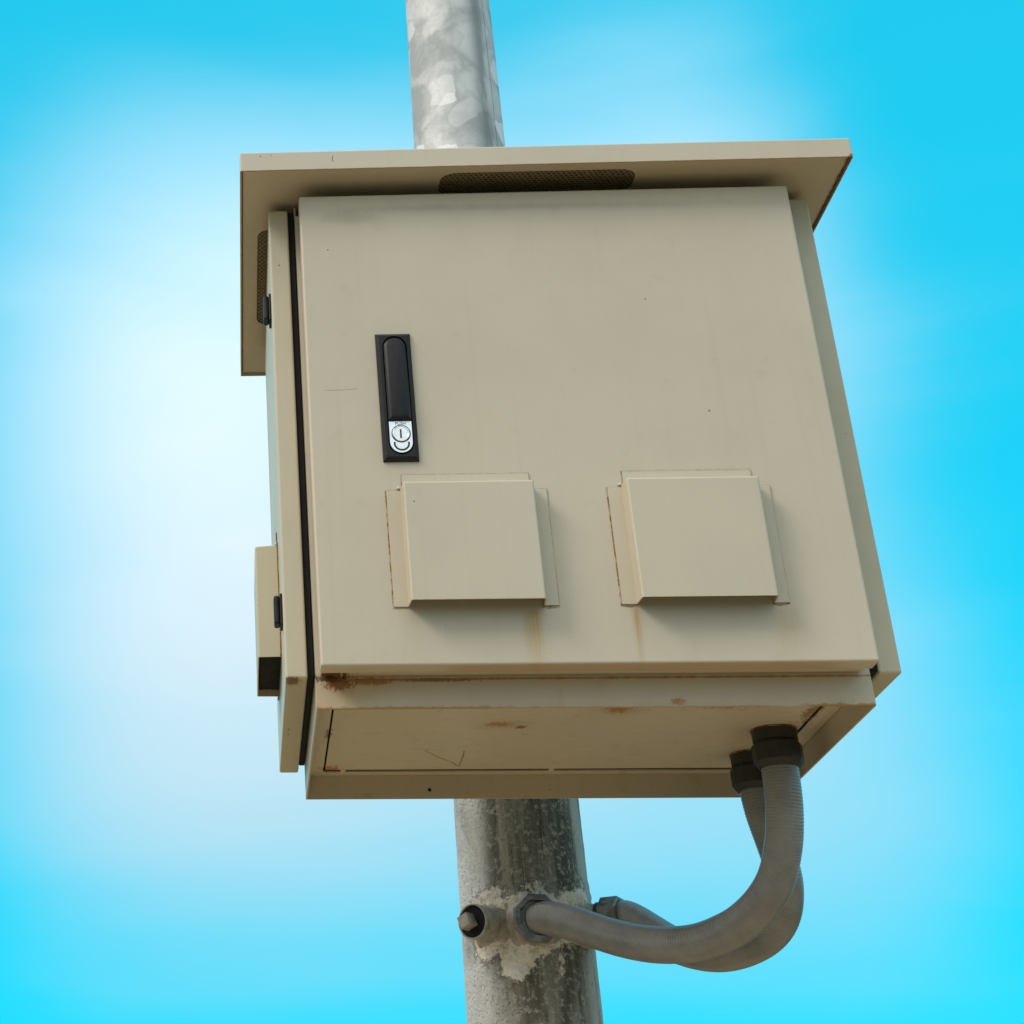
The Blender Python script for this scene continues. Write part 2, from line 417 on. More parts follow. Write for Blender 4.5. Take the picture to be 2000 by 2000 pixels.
def pole_mat():
    m, t, b, co = new_mat('galvanised_steel')
    x, y, z = t.sep(co)
    cx = t.math('MULTIPLY_ADD', z, POLE_DX, POLE_X)
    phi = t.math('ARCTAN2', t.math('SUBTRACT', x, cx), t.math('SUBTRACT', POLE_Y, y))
    st = t.mapped(co, (34, 34, 3.0))
    streak = t.noise(st, 1.0, 5.0, 0.6)
    streak2 = t.noise(t.mapped(co, (90, 90, 7.0), (3, 1, 2)), 1.0, 4.0, 0.6)
    blot = t.noise(co, 13.0, 4.0, 0.55, 0.6)
    grain = t.noise(co, 130.0, 5.0, 0.7)
    pits = t.node('ShaderNodeTexVoronoi'); t.l.new(co, pits.inputs['Vector']); pits.inputs['Scale'].default_value = 190.0
    wv = t.node('ShaderNodeTexVoronoi'); wv.feature = 'F1'
    wn = t.node('ShaderNodeTexNoise'); t.l.new(co, wn.inputs[0]); wn.inputs['Scale'].default_value = 22.0
    add = t.node('ShaderNodeVectorMath', operation='MULTIPLY_ADD')
    t.l.new(wn.outputs['Color'], add.inputs[0]); add.inputs[1].default_value = (0.05, 0.05, 0.05); t.l.new(co, add.inputs[2])
    t.l.new(add.outputs[0], wv.inputs['Vector']); wv.inputs['Scale'].default_value = 17.0
    cell = t.node('ShaderNodeSeparateColor'); t.l.new(wv.outputs['Color'], cell.inputs[0])
    # clean zinc above the cabinet
    upper = t.mix(t.ramp(blot, 0.36, 0.64), (0.36, 0.375, 0.375), (0.62, 0.62, 0.605))
    upper = t.mix(t.ramp(streak, 0.50, 0.70, 0, 0.45), upper, (0.30, 0.32, 0.325))
    flake = t.math('MULTIPLY', t.ramp(cell.outputs[0], 0.68, 0.70, smooth=False), t.ramp(wv.outputs['Distance'], 0.47, 0.40))
    upper = t.mix(t.math('MULTIPLY', flake, 0.9), upper, (0.80, 0.80, 0.79))
    upper = t.mix(t.math('MULTIPLY', t.ramp(cell.outputs[1], 0.70, 0.72, smooth=False), 0.35), upper, (0.40, 0.41, 0.40))
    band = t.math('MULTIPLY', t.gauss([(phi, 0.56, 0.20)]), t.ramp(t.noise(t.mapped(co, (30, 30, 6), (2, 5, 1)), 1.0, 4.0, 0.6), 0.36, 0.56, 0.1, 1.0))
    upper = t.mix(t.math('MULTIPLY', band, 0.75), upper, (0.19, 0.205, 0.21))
    # stained zinc below it, plus painted edge reflections
    lower = t.mix(t.ramp(streak, 0.36, 0.66), (0.095, 0.085, 0.062), (0.40, 0.365, 0.30))
    lower = t.mix(t.ramp(streak2, 0.50, 0.72, 0, 0.75), lower, (0.050, 0.045, 0.034))
    lower = t.mix(t.ramp(grain, 0.50, 0.64, 0, 0.75), lower, (0.50, 0.46, 0.38))
    sky_edge = t.math('MULTIPLY', t.ramp(phi, -0.45, -0.90), t.ramp(blot, 0.35, 0.60, 0.5, 1.0))  # sky reflected at the tube's edges, painted as pale colour
    lower = t.mix(sky_edge, lower, (0.66, 0.64, 0.61))
    sky_edge2 = t.math('MULTIPLY', t.ramp(phi, 0.72, 0.95), t.ramp(streak, 0.35, 0.60, 0.15, 0.8))
    lower = t.mix(sky_edge2, lower, (0.56, 0.53, 0.48))
    low_pale = t.math('MULTIPLY', t.ramp(z, -0.21, -0.33), t.ramp(blot, 0.42, 0.60, 0, 0.7))
    lower = t.mix(low_pale, lower, (0.47, 0.45, 0.40))
    col = t.mix(t.ramp(z, 0.12, 0.40), lower, upper)
    # cream filler smeared round the sockets
    gm = None
    for p0, w0, zz, wz in ((-0.66, 0.50, SOCK_Z, 0.052), (0.02, 0.62, SOCK_Z, 0.052), (0.72, 0.55, SOCK_Z + 0.012, 0.042), (-0.36, 0.30, SOCK_Z - 0.045, 0.030)):
        g = t.gauss([(phi, p0, w0), (z, zz, wz)])
        gm = g if gm is None else t.math('MAXIMUM', gm, g)
    rag = t.noise(co, 42.0, 6.0, 0.72)
    fil = t.ramp(t.math('ADD', gm, t.math('MULTIPLY', t.math('SUBTRACT', rag, 0.5), 1.7)), 0.36, 0.50)
    fc = t.mix(t.ramp(grain, 0.30, 0.55), (0.52, 0.43, 0.33), (0.86, 0.78, 0.66))
    col = t.mix(t.math('MULTIPLY', fil, 0.88), col, fc)
    # bright lump below the left socket
    gb = t.gauss([(phi, -0.38, 0.21), (z, SOCK_Z - 0.060, 0.015)])
    fb = t.ramp(t.math('ADD', gb, t.math('MULTIPLY', t.math('SUBTRACT', rag, 0.5), 1.5)), 0.5, 0.58)
    col = t.mix(fb, col, (0.84, 0.78, 0.68))
    # thin dark seams down the tube
    wob = t.math('MULTIPLY', t.math('SUBTRACT', t.noise(t.mapped(co, (1, 1, 14)), 1.0, 3.0), 0.5), 0.05)
    for pc, wd, za, zb_, s in ((0.81, 0.013, -0.10, 3.0, 0.75), (0.22, 0.012, -0.075, 0.2, 0.8), (0.235, 0.014, 0.80, 0.86, 0.6), (-0.12, 0.010, -0.125, -0.06, 0.7)):
        d = t.math('ABSOLUTE', t.math('SUBTRACT', t.math('ADD', phi, wob), pc))
        f = t.math('MULTIPLY', t.ramp(d, wd, wd * 0.35), t.math('MULTIPLY', t.ramp(z, za - 0.01, za + 0.01), t.ramp(z, zb_ + 0.01, zb_ - 0.01)))
        f = t.math('MULTIPLY', f, t.ramp(grain, 0.3, 0.5, 0.5, 1.0))
        col = t.mix(t.math('MULTIPLY', f, s), col, (0.05, 0.048, 0.04))
    pit = t.math('MULTIPLY', t.ramp(pits.outputs['Distance'], 0.30, 0.12), t.ramp(blot, 0.45, 0.6))
    pit = t.math('MULTIPLY', pit, t.ramp(z, 0.2, 0.0, 0.0, 0.55))
    col = t.mix(t.math('MULTIPLY', pit, 0.35), col, (0.05, 0.045, 0.035))
    t.l.new(col, b.inputs['Base Color'])
    met = t.math('MULTIPLY', t.math('SUBTRACT', 1.0, fil), t.ramp(z, 0.0, 0.4, 0.12, 0.15))
    t.l.new(met, b.inputs['Metallic'])
    t.l.new(t.ramp(grain, 0.3, 0.7, 0.55, 0.75), b.inputs['Roughness'])
    b.inputs['Specular IOR Level'].default_value = 0.35
    h = t.math('ADD', t.math('MULTIPLY', grain, t.ramp(z, 0.3, 0.0, 0.12, 1.0)), t.math('MULTIPLY', fil, 0.9))
    h = t.math('SUBTRACT', h, t.math('MULTIPLY', pit, 0.8))
    bump(t, b, h, 0.0045, 1.0)
    return m


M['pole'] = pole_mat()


def filler_mat():
    m, t, b, co = new_mat('cream_filler')
    n = t.noise(co, 60.0, 6.0, 0.7)
    n2 = t.noise(co, 190.0, 4.0, 0.6)
    col = t.mix(t.ramp(n, 0.35, 0.65), (0.46, 0.38, 0.29), (0.70, 0.63, 0.53))
    col = t.mix(t.ramp(n2, 0.56, 0.72, 0, 0.5), col, (0.16, 0.13, 0.09))
    t.l.new(col, b.inputs['Base Color']); b.inputs['Roughness'].default_value = 0.85
    bump(t, b, n2, 0.0015, 0.9)
    return m


M['filler'] = filler_mat()


def old_metal(name, a, c, metal=0.4, rough=0.5):
    m, t, b, co = new_mat(name)
    n = t.noise(co, 70.0, 5.0, 0.65)
    t.l.new(t.mix(t.ramp(n, 0.38, 0.62), a, c), b.inputs['Base Color'])
    b.inputs['Metallic'].default_value = metal
    t.l.new(t.ramp(n, 0.3, 0.7, rough - 0.1, rough + 0.12), b.inputs['Roughness'])
    bump(t, b, n, 0.0008, 0.6)
    return m


M['socket'] = old_metal('weathered_socket_steel', (0.26, 0.23, 0.19), (0.42, 0.38, 0.32), 0.25, 0.55)
M['plug'] = old_metal('plug_steel', (0.33, 0.29, 0.25), (0.46, 0.41, 0.36), 0.2, 0.6)
M['nut'] = old_metal('grey_nut_metal', (0.09, 0.087, 0.083), (0.22, 0.215, 0.21), 0.4, 0.36)
M['bracket'] = old_metal('bracket_steel', (0.30, 0.30, 0.29), (0.42, 0.42, 0.41), 0.6, 0.5)


def ground_mat():
    m, t, b, co = new_mat('dry_earth')
    n = t.noise(co, 0.9, 6.0, 0.6)
    n2 = t.noise(co, 14.0, 6.0, 0.65)
    col = t.mix(t.ramp(n, 0.35, 0.65), (0.40, 0.265, 0.145), (0.48, 0.34, 0.20))
    col = t.mix(t.ramp(n2, 0.5, 0.75, 0, 0.5), col, (0.20, 0.14, 0.09))
    x, y, z = t.sep(co)
    rad = t.math('SQRT', t.math('ADD', t.math('MULTIPLY', x, x), t.math('MULTIPLY', y, y)))
    rad = t.math('ADD', rad, t.math('MULTIPLY', t.math('SUBTRACT', n, 0.5), 3.0))
    far_ground = t.mix(t.ramp(n2, 0.35, 0.65), (0.040, 0.045, 0.018), (0.085, 0.075, 0.032))
    col = t.mix(t.ramp(rad, 3.0, 4.4), col, far_ground)                 # unseen ground: bright patch and dark surround made up to shape the bounce
    t.l.new(col, b.inputs['Base Color']); b.inputs['Roughness'].default_value = 0.95
    bump(t, b, n2, 0.02, 0.6)
    return m


M['ground'] = ground_mat()


# ------------------------------------------------------------------ object helpers
def link(name, bm, mats, parent=None, smooth=None):
    me = bpy.data.meshes.new(name); bm.normal_update(); bm.to_mesh(me); bm.free()
    for mt in (mats if isinstance(mats, (list, tuple)) else [mats]):
        me.materials.append(mt)
    if smooth is not None:
        me.polygons.foreach_set('use_smooth', [True] * len(me.polygons))
        me.set_sharp_from_angle(angle=R(smooth))
    o = bpy.data.objects.new(name, me); C.objects.link(o)
    if parent is not None:
        o.parent = parent
        loc = Vector((0, 0, 0)); p = parent
        while p is not None:
            loc += p.location; p = p.parent
        o.location = -loc                      # mesh data stays in site coordinates
    return o


def empty(name, loc, label, cat, group=None):
    o = bpy.data.objects.new(name, None); C.objects.link(o)
    o.location = loc; o.empty_display_size = 0.1
    o['label'] = label; o['category'] = cat
    if group:
        o['group'] = group
    return o


def add_box(bm, x0, x1, y0, y1, z0, z1, bev=0.0, seg=2, mi=0):
    vs = [bm.verts.new((x, y, z)) for x in (x0, x1) for y in (y0, y1) for z in (z0, z1)]
    q = [(0, 1, 3, 2), (4, 6, 7, 5), (0, 4, 5, 1), (2, 3, 7, 6), (0, 2, 6, 4), (1, 5, 7, 3)]
    fs = [bm.faces.new([vs[i] for i in f]) for f in q]
    for f in fs:
        f.material_index = mi
    if bev > 0:
        es = list({e for f in fs for e in f.edges})
        bmesh.ops.bevel(bm, geom=es, offset=bev, segments=seg, profile=0.5, affect='EDGES')
    return fs


def box_bm(*a, **k):
    bm = bmesh.new(); add_box(bm, *a, **k); return bm


def ring_loft(bm, rings, close=True, cap0=False, cap1=False, mi=0):
    rv = [[bm.verts.new(p) for p in r] for r in rings]
    n = len(rv[0])
    for a, b in zip(rv[:-1], rv[1:]):
        for i in range(n if close else n - 1):
            f = bm.faces.new((a[i], a[(i + 1) % n], b[(i + 1) % n], b[i])); f.material_index = mi
    if cap0:
        bm.faces.new(list(reversed(rv[0]))).material_index = mi
    if cap1:
        bm.faces.new(rv[-1]).material_index = mi
    return rv


def frame_of(axis):
    a = Vector(axis).normalized()
    u = a.cross(Vector((0, 0, 1)))
    if u.length < 1e-4:
        u = Vector((1, 0, 0))
    u.normalize(); v = a.cross(u).normalized()
    return a, u, v


def lathe(bm, origin, axis, prof, n=40, cap0=True, cap1=True, rot=0.0, mi=0):
    """prof: (distance along axis, radius)"""
    o = Vector(origin); a, u, v = frame_of(axis)
    rings = []
    for d, r in prof:
        rings.append([o + a * d + (u * math.cos(2 * math.pi * i / n + rot) + v * math.sin(2 * math.pi * i / n + rot)) * r for i in range(n)])
    ring_loft(bm, rings, True, cap0, cap1, mi)
    bmesh.ops.recalc_face_normals(bm, faces=bm.faces[:])


def plate_holes(bm, outer, holes, t, place, mi=0):
    """flat plate with holes; outer/holes are 2D loops, place(u, v, w) -> 3D, thickness t along w"""
    loops = [outer] + holes
    flat = [p for lp in loops for p in lp]
    tris = tessellate_polygon([[Vector((p[0], p[1], 0)) for p in lp] for lp in loops])
    va = [bm.verts.new(place(p[0], p[1], 0)) for p in flat]
    vb = [bm.verts.new(place(p[0], p[1], t)) for p in flat]
    for a, b, c in tris:
        bm.faces.new((va[a], va[b], va[c])); bm.faces.new((vb[c], vb[b], vb[a]))
    k = 0
    for lp in loops:
        n = len(lp)
        for i in range(n):
            j = (i + 1) % n
            bm.faces.new((va[k + i], vb[k + i], vb[k + j], va[k + j]))
        k += n
    bmesh.ops.recalc_face_normals(bm, faces=bm.faces[:])
    for f in bm.faces:
        f.material_index = mi


def round_rect(x0, x1, y0, y1, r, n=8):
    pts = []
    for cx, cy, a0 in ((x1 - r, y1 - r, 0), (x0 + r, y1 - r, 90), (x0 + r, y0 + r, 180), (x1 - r, y0 + r, 270)):
        for i in range(n + 1):
            a = R(a0 + 90 * i / n); pts.append((cx + r * math.cos(a), cy + r * math.sin(a)))
    return pts


# ------------------------------------------------------------------ the ground far below
GZ = -2.35
bm = bmesh.new()
N = 24; ext = 600
rows = []
for i in range(N + 1):
    rows.append([bm.verts.new((ext * math.copysign(abs(2 * i / N - 1) ** 2.2, 2 * i / N - 1), ext * math.copysign(abs(2 * j / N - 1) ** 2.2, 2 * j / N - 1), GZ)) for j in range(N + 1)])
for i in range(N):
    for j in range(N):
        bm.faces.new((rows[i][j], rows[i + 1][j], rows[i + 1][j + 1], rows[i][j + 1]))
g = link('ground', bm, M['ground']); g['kind'] = 'structure'

# ------------------------------------------------------------------ the pole
pole = empty('steel_pole', (POLE_X + POLE_DX * GZ, POLE_Y, GZ),
             'round galvanised steel pole rising behind the beige cabinet', 'pole')


def pole_at(phi, rad, z):
    return Vector((POLE_X + POLE_DX * z + rad * math.sin(phi), POLE_Y - rad * math.cos(phi), z))


def fill_mask(phi, z):
    m_ = 0.0
    for p0, w0, zz, wz in ((-0.67, 0.30, SOCK_Z, 0.036), (0.0, 0.36, SOCK_Z, 0.040), (1.0, 0.34, SOCK_Z + 0.016, 0.034)):
        m_ = max(m_, math.exp(-((phi - p0) / w0) ** 2 - ((z - zz) / wz) ** 2))
    return m_


bm = bmesh.new()
zs = [GZ, -1.6, -1.0, -0.6]
z = -0.42
while z < 0.04:
    zs.append(z); z += 0.0024
zs += [0.2, 0.5, 0.8, 1.1, 1.4, 1.8, 2.4]
NS = 220
rings = []
for z in zs:
    rr = POLE_R + POLE_DR * z
    ring = []
    for i in range(NS):
        ph = -math.pi + 2 * math.pi * i / NS
        d = 0.0
        if -0.42 < z < 0.04:
            p = pole_at(ph, rr, z)
            mk = fill_mask(ph, z)
            ny = noise.fractal(p * 34, 1.0, 2.0, 5)
            d = max(0.0, mk + 0.55 * ny - 0.12) * 0.0085 * min(1.0, mk * 5) + 0.0004 * noise.fractal(p * 60, 1.0, 2.0, 4)
            lump = math.exp(-((ph + 0.36) / 0.15) ** 2 - ((z - SOCK_Z + 0.066) / 0.015) ** 2)
            if lump > 0.12 and lump + 0.6 * noise.fractal(p * 70, 1.0, 2.0, 4) > 0.5:
                d += 0.0020
            fade = min(1, (0.04 - z) / 0.03, (z + 0.42) / 0.05); d *= max(0, fade)
        ring.append(pole_at(ph, rr + d, z))
    rings.append(ring)
ring_loft(bm, rings, True, True, True)
bmesh.ops.recalc_face_normals(bm, faces=bm.faces[:])
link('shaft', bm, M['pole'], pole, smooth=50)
bm = bmesh.new()
lathe(bm, (POLE_X + POLE_DX * GZ, POLE_Y, GZ), (0, 0, 1), [(0, 0.19), (0.018, 0.19), (0.02, 0.188)], 48)
link('base_flange', bm, M['bracket'], pole, smooth=40)

RP = POLE_R + POLE_DR * SOCK_Z


def socket(phi, dz, length, rad):
    d = Vector((math.sin(phi), -math.cos(phi), 0.0))
    o = pole_at(phi, RP - 0.012, SOCK_Z + dz)
    bm = bmesh.new()
    lathe(bm, o, d, [(0.0, rad + 0.012), (0.010, rad + 0.009), (0.015, rad + 0.0045), (0.020, rad + 0.001), (0.026, rad), (0.012 + length - 0.001, rad), (0.012 + length, rad - 0.001),
                     (0.012 + length, rad - 0.0022), (0.012 + length - 0.014, rad - 0.0022)], 48)
    for v in bm.verts:                                   # lumpy filler round the foot
        s_ = (v.co - o).dot(d)
        if s_ < 0.022:
            r_ = v.co - o - d * s_
            if r_.length > 1e-5:
                v.co += r_.normalized() * 0.0022 * noise.fractal(v.co * 90, 1.0, 2.0, 4)
    return bm, o, d


# left socket with its square headed plug
PHI_A, PHI_B, PHI_C = R(-41), R(-1.0), R(58)
bm, o, d = socket(PHI_A, 0.000, 0.040, 0.0225)
link('pipe_socket', bm, M['socket'], pole, smooth=40)
bm = bmesh.new()
lathe(bm, o + d * 0.036, d, [(0, 0.0200), (0.0125, 0.0200), (0.0135, 0.0190)], 40)
plug = link('pipe_plug', bm, M['rubber'], pole, smooth=40)
bm = bmesh.new()
a_, u_, v_ = frame_of(d)
c0 = o + d * 0.046 + u_ * 0.0035 + v_ * 0.0005
rr_ = [Vector((0, 0, 0))] * 4
rg = []
for dd, s_ in ((0, 0.0090), (0.0200, 0.0090), (0.0212, 0.0084)):
    rg.append([c0 + d * dd + (u_ * math.cos(R(45 + 22) + i * math.pi / 2) + v_ * math.sin(R(45 + 22) + i * math.pi / 2)) * s_ * 1.25 for i in range(4)])
ring_loft(bm, rg, True, True, True); bmesh.ops.recalc_face_normals(bm, faces=bm.faces[:])
link('square_head', bm, M['plug'], plug)
bm, oB, dB = socket(PHI_B, 0.000, 0.016, 0.0285)
link('pipe_socket', bm, M['socket'], pole, smooth=40)
bm, oC, dC = socket(PHI_C, 0.008, 0.018, 0.021)
link('pipe_socket', bm, M['socket'], pole, smooth=40)

# ------------------------------------------------------------------ the cabinet
W, H = 0.6, 0.598
ZB = -0.0331                                               # bottom rim
BX0, BX1, BY0, BY1 = -0.0046, 0.6046, 0.053, 0.478
cab = empty('electrical_cabinet', (0.3, 0.265, ZB),
            'beige painted steel electrical cabinet with overhanging roof, mounted high on a grey pole', 'electrical cabinet')

# body: four sheet walls that run 30 mm below the bottom plate
bm = bmesh.new()
add_box(bm, BX0, BX1, BY0, BY0 + 0.002, ZB, 0.60, 0.0006, 1)
body = link('front_wall', bm, M['rail'], cab)
link('side_wall', box_bm(BX0, BX0 + 0.002, BY0 + 0.0022, BY1 - 0.0022, ZB, 0.614), M['paint'], cab)
link('side_wall', box_bm(BX1 - 0.002, BX1, BY0 + 0.0022, BY1 - 0.0022, ZB, 0.614), M['paint'], cab)
link('back_wall', box_bm(BX0, BX1, BY1 - 0.002, BY1, ZB, 0.614), M['bottom'], cab)
PZ = -0.0031
IX0, IX1, IY0, IY1 = BX0 + 0.0022, BX1 - 0.0022, BY0 + 0.0022, BY1 - 0.0022
FX0, FX1, FY0, FY1 = 0.0186, 0.5814, 0.0756, 0.4570
gp = 0.0004
for quad in ([(IX0, IY0), (IX1, IY0), (FX1, FY0), (FX0, FY0)], [(IX1, IY1), (IX0, IY1), (FX0, FY1), (FX1, FY1)],
             [(IX0, IY1), (IX0, IY0), (FX0, FY0), (FX0, FY1)], [(IX1, IY0), (IX1, IY1), (FX1, FY1), (FX1, FY0)]):
    cx_ = sum(p[0] for p in quad) / 4; cy_ = sum(p[1] for p in quad) / 4
    q = [(p[0] + gp * (1 if p[0] < cx_ else -1), p[1] + gp * (1 if p[1] < cy_ else -1)) for p in quad]
    bm = bmesh.new(); plate_holes(bm, q, [], 0.002, lambda u, v, t_: (u, v, PZ + t_))
    link('bottom_flange', bm, M['bottom'], cab)
bm = bmesh.new()
add_box(bm, FX0 + 0.0020, FX1 - 0.0032, FY0 + 0.0015, FY1 - 0.0110, PZ + 0.0001, PZ + 0.003, 0.0005, 1)
plate = link('gland_plate', bm, M['bottom'], cab)
for tx, ty, sx, sy in ((0.3110, FY1 - 0.0055, 0.0032, 0.0062), (0.0440, FY1 - 0.0055, 0.0032, 0.0062)):
    link('tab', box_bm(tx - sx, tx + sx, ty - sy, ty + sy, PZ - 0.0001, PZ + 0.002), M['bottom'], plate)
link('inner_floor', box_bm(IX0, IX1, IY0, IY1, PZ + 0.006, PZ + 0.008), M['dark'], cab)
bm = bmesh.new()
lathe(bm, (0.156, BY1 - 0.0022, -0.022), (0, -1, 0), [(0, 0.0022), (0.0008, 0.0022), (0.001, 0.0015)], 12)
link('rivet', bm, M['dark'], cab)

# front door: folded pan, and a narrower rim behind it
bm = box_bm(0, W, 0, 0.0286, 0, H, bev=0.0028, seg=4)
door = link('front_door', bm, M['door'], cab)
link('door_rim', box_bm(0.002, 0.5945, 0.0288, 0.0500, 0.0035, 0.594, bev=0.001, seg=1), M['rail'], door)
link('door_seal', box_bm(0.006, 0.594, 0.0502, 0.0528, 0.006, 0.590), M['rubber'], door)


# louvre hoods
def vent_hood(x0, x1, z0, z1, dep, place, label=None, flare=0.0018, mat=None):
    """x0..x1 box, z0..z1; place(u, w, z) maps along, outwards, up"""
    mat = mat or M['hood']
    bm = bmesh.new()
    # outer shell without bottom and back
    P = lambda u, w_, zz: Vector(place(u, w_, zz))
    a = [P(x0 - flare, 0, z0), P(x1 + flare, 0, z0), P(x1, dep, z0), P(x0, dep, z0)]
    b = [P(x0 - flare, 0, z1 + 0.002), P(x1 + flare, 0, z1 + 0.002), P(x1, dep, z1), P(x0, dep, z1)]
    va = [bm.verts.new(p) for p in a]; vb = [bm.verts.new(p) for p in b]
    fs = [bm.faces.new((va[1], va[2], vb[2], vb[1])), bm.faces.new((va[2], va[3], vb[3], vb[2])),
          bm.faces.new((va[3], va[0], vb[0], vb[3])), bm.faces.new((vb[1], vb[2], vb[3], vb[0]))]
    es = [e for e in bm.edges if len(e.link_faces) == 2]
    bmesh.ops.bevel(bm, geom=es, offset=0.0022, segments=4, profile=0.5, affect='EDGES')
    bmesh.ops.recalc_face_normals(bm, faces=bm.faces[:])
    c = Vector(place((x0 + x1) / 2, dep * 0.4, (z0 + z1) / 2))
    big = max(bm.faces, key=lambda f: f.calc_area())
    if big.normal.dot(big.calc_center_median() - c) < 0:
        bmesh.ops.reverse_faces(bm, faces=bm.faces[:])
    bmesh.ops.solidify(bm, geom=bm.faces[:], thickness=0.0013)
    hood = link('vent_hood', bm, mat, cab)
    if label:
        hood['label'] = label
    fw = 0.0175
    for (u0, u1, q0, q1) in ((x0 - fw, x0 - 0.0012, z0, z1 - 0.0015), (x1 + 0.0012, x1 + fw, z0, z1 - 0.0015), (x0 + 0.0012, x1 - 0.0012, z1 + 0.0022, z1 + 0.018)):
        bm = bmesh.new()
        vs = [bm.verts.new(P(u, w_, q)) for u in (u0, u1) for w_ in (0.0001, 0.0017) for q in (q0, q1)]
        for f, mi in (((0, 1, 3, 2), 1), ((4, 6, 7, 5), 1), ((0, 4, 5, 1), 0), ((2, 3, 7, 6), 0), ((0, 2, 6, 4), 1), ((1, 5, 7, 3), 1)):
            bm.faces.new([vs[i] for i in f]).material_index = mi
        bmesh.ops.recalc_face_normals(bm, faces=bm.faces[:])
        link('flange', bm, [mat, M['rust']], hood)
        bm = bmesh.new()
        vs = [bm.verts.new(P(u, w_, q)) for u in (u0 - 0.0014, u1 + 0.0006) for w_ in (0.00005, 0.0005) for q in (q0 - 0.0014, q1 + 0.0008)]
        for f in ((0, 1, 3, 2), (4, 6, 7, 5), (0, 4, 5, 1), (2, 3, 7, 6), (0, 2, 6, 4), (1, 5, 7, 3)):
            bm.faces.new([vs[i] for i in f])
        bmesh.ops.recalc_face_normals(bm, faces=bm.faces[:])
        link('rust_seam', bm, M['seam'], hood)
    bm = bmesh.new()
    vs = [bm.verts.new(P(u, w_, q)) for u in (x0 + 0.0030, x1 - 0.0030) for w_ in (0.0004, dep - 0.0030) for q in (z0 + 0.008, z1 - 0.006)]
    for f in ((0, 1, 3, 2), (4, 6, 7, 5), (0, 4, 5, 1), (2, 3, 7, 6), (0, 2, 6, 4), (1, 5, 7, 3)):
        bm.faces.new([vs[i] for i in f])
    bmesh.ops.recalc_face_normals(bm, faces=bm.faces[:])
    link('shade_block', bm, M['rubber'], hood)  # black block added inside to give the hood's open underside its shade
    # bead of weld at the upper left corner
    bm = bmesh.new()
    lathe(bm, P(x0 - 0.0055, 0.0012, z1 + 0.0008), Vector(P(1, 0, 0.35)) - Vector(P(0, 0, 0)), [(0, 0.0008), (0.001, 0.0021), (0.004, 0.0021), (0.006, 0.0008)], 10)
    link('weld_bead', bm, M['hood'], hood, smooth=60)
    return hood


front = lambda u, w_, zz: (u, -w_, zz)
vent_hood(0.1012, 0.2477, 0.0655, 0.2042, 0.026, front, 'left vent hood on the front door')
vent_hood(0.3512, 0.4975, 0.0660, 0.2050, 0.026, front, 'right vent hood on the front door')

# door handle (black swing handle with a bright lock)
HY = 0.0
bm = bmesh.new()
x0, x1, z0, z1 = 0.0828, 0.1242, 0.2386, 0.4022
rg = []
for w_, ins in ((0, 0), (0.0022, 0), (0.0068, 0.0042)):
    rg.append([Vector((x0 + ins, HY - w_, z0 + ins)), Vector((x1 - ins, HY - w_, z0 + ins)), Vector((x1 - ins, HY - w_, z1 - ins)), Vector((x0 + ins, HY - w_, z1 - ins))])
rv = ring_loft(bm, rg, True, True, False)
# recessed face with a slot shaped hole for the grip
slot = [(0.1047 + 0.0145 * math.cos(R(a)), 0.3830 + 0.0145 * math.sin(R(a))) for a in range(0, 181, 12)] + \
       [(0.0902, 0.2600)] + [(0.1047 + 0.0145 * math.cos(R(a)), 0.2600 + 0.0145 * math.sin(R(a))) for a in range(192, 349, 12)] + [(0.1192, 0.2600)]
outer = [(x0 + 0.0042, z0 + 0.0042), (x1 - 0.0042, z0 + 0.0042), (x1 - 0.0042, z1 - 0.0042), (x0 + 0.0042, z1 - 0.0042)]
bmesh.ops.recalc_face_normals(bm, faces=bm.faces[:])
plate_holes(bm, outer, [slot], 0.0042, lambda u, v, t_: (u, HY - 0.00681 + t_, v))
handle = link('door_handle', bm, M['black'], cab)


def grip_outline(r, zt, zbm, cx=0.1047, n=16):
    return [(cx + r * math.cos(R(180 * i / n)), zt + r * math.sin(R(180 * i / n))) for i in range(n + 1)] + [(cx - r, zbm), (cx + r, zbm)]


bm = bmesh.new()
rg = []
for w_, r_, zb_ in ((0.002, 0.0132, 0.2880), (0.0088, 0.0132, 0.2880), (0.0118, 0.0112, 0.2890), (0.0132, 0.0082, 0.2930)):
    pts = grip_outline(r_, 0.3830, zb_)
    ring = []
    for (px_, pz_) in pts:
        k = (0.398 - pz_) / 0.11                        # stands prouder towards the lower end
        ww = w_ * (0.62 + 0.42 * max(0, min(1, k))) if w_ > 0.005 else w_
        ring.append(Vector((px_, HY - ww, pz_)))
    rg.append(ring)
ring_loft(bm, rg, True, True, True); bmesh.ops.recalc_face_normals(bm, faces=bm.faces[:])
link('grip', bm, M['black'], handle, smooth=28)

bm = bmesh.new()
lk = [(0.1047 + 0.0130, 0.2872), (0.1047 - 0.0130, 0.2872)] + [(0.1047 + 0.0130 * math.cos(R(a)), 0.2608 + 0.0130 * math.sin(R(a))) for a in range(180, 361, 12)]
plate_holes(bm, list(reversed(lk)), [], 0.0045, lambda u, v, t_: (u, HY - 0.0066 + t_, v))
link('lock_plate', bm, M['chrome'], handle, smooth=30)
bm = bmesh.new()
lathe(bm, (0.1050, HY - 0.0060, 0.2713), (0, -1, 0), [(0, 0.0100), (0.0016, 0.0100), (0.0022, 0.0094), (0.0022, 0.0086), (0.0014, 0.0082)], 40)
link('lock_cylinder', bm, M['chrome'], handle, smooth=30)
link('keyhole', box_bm(0.1036, 0.1056, HY - 0.00775, HY - 0.0070, 0.2655, 0.2765), M['gland'], handle)
bm = bmesh.new()
lathe(bm, (0.1050, HY - 0.00605, 0.2713), (0, -1, 0), [(0, 0.0111), (0.00075, 0.0111), (0.00075, 0.0100)], 40)
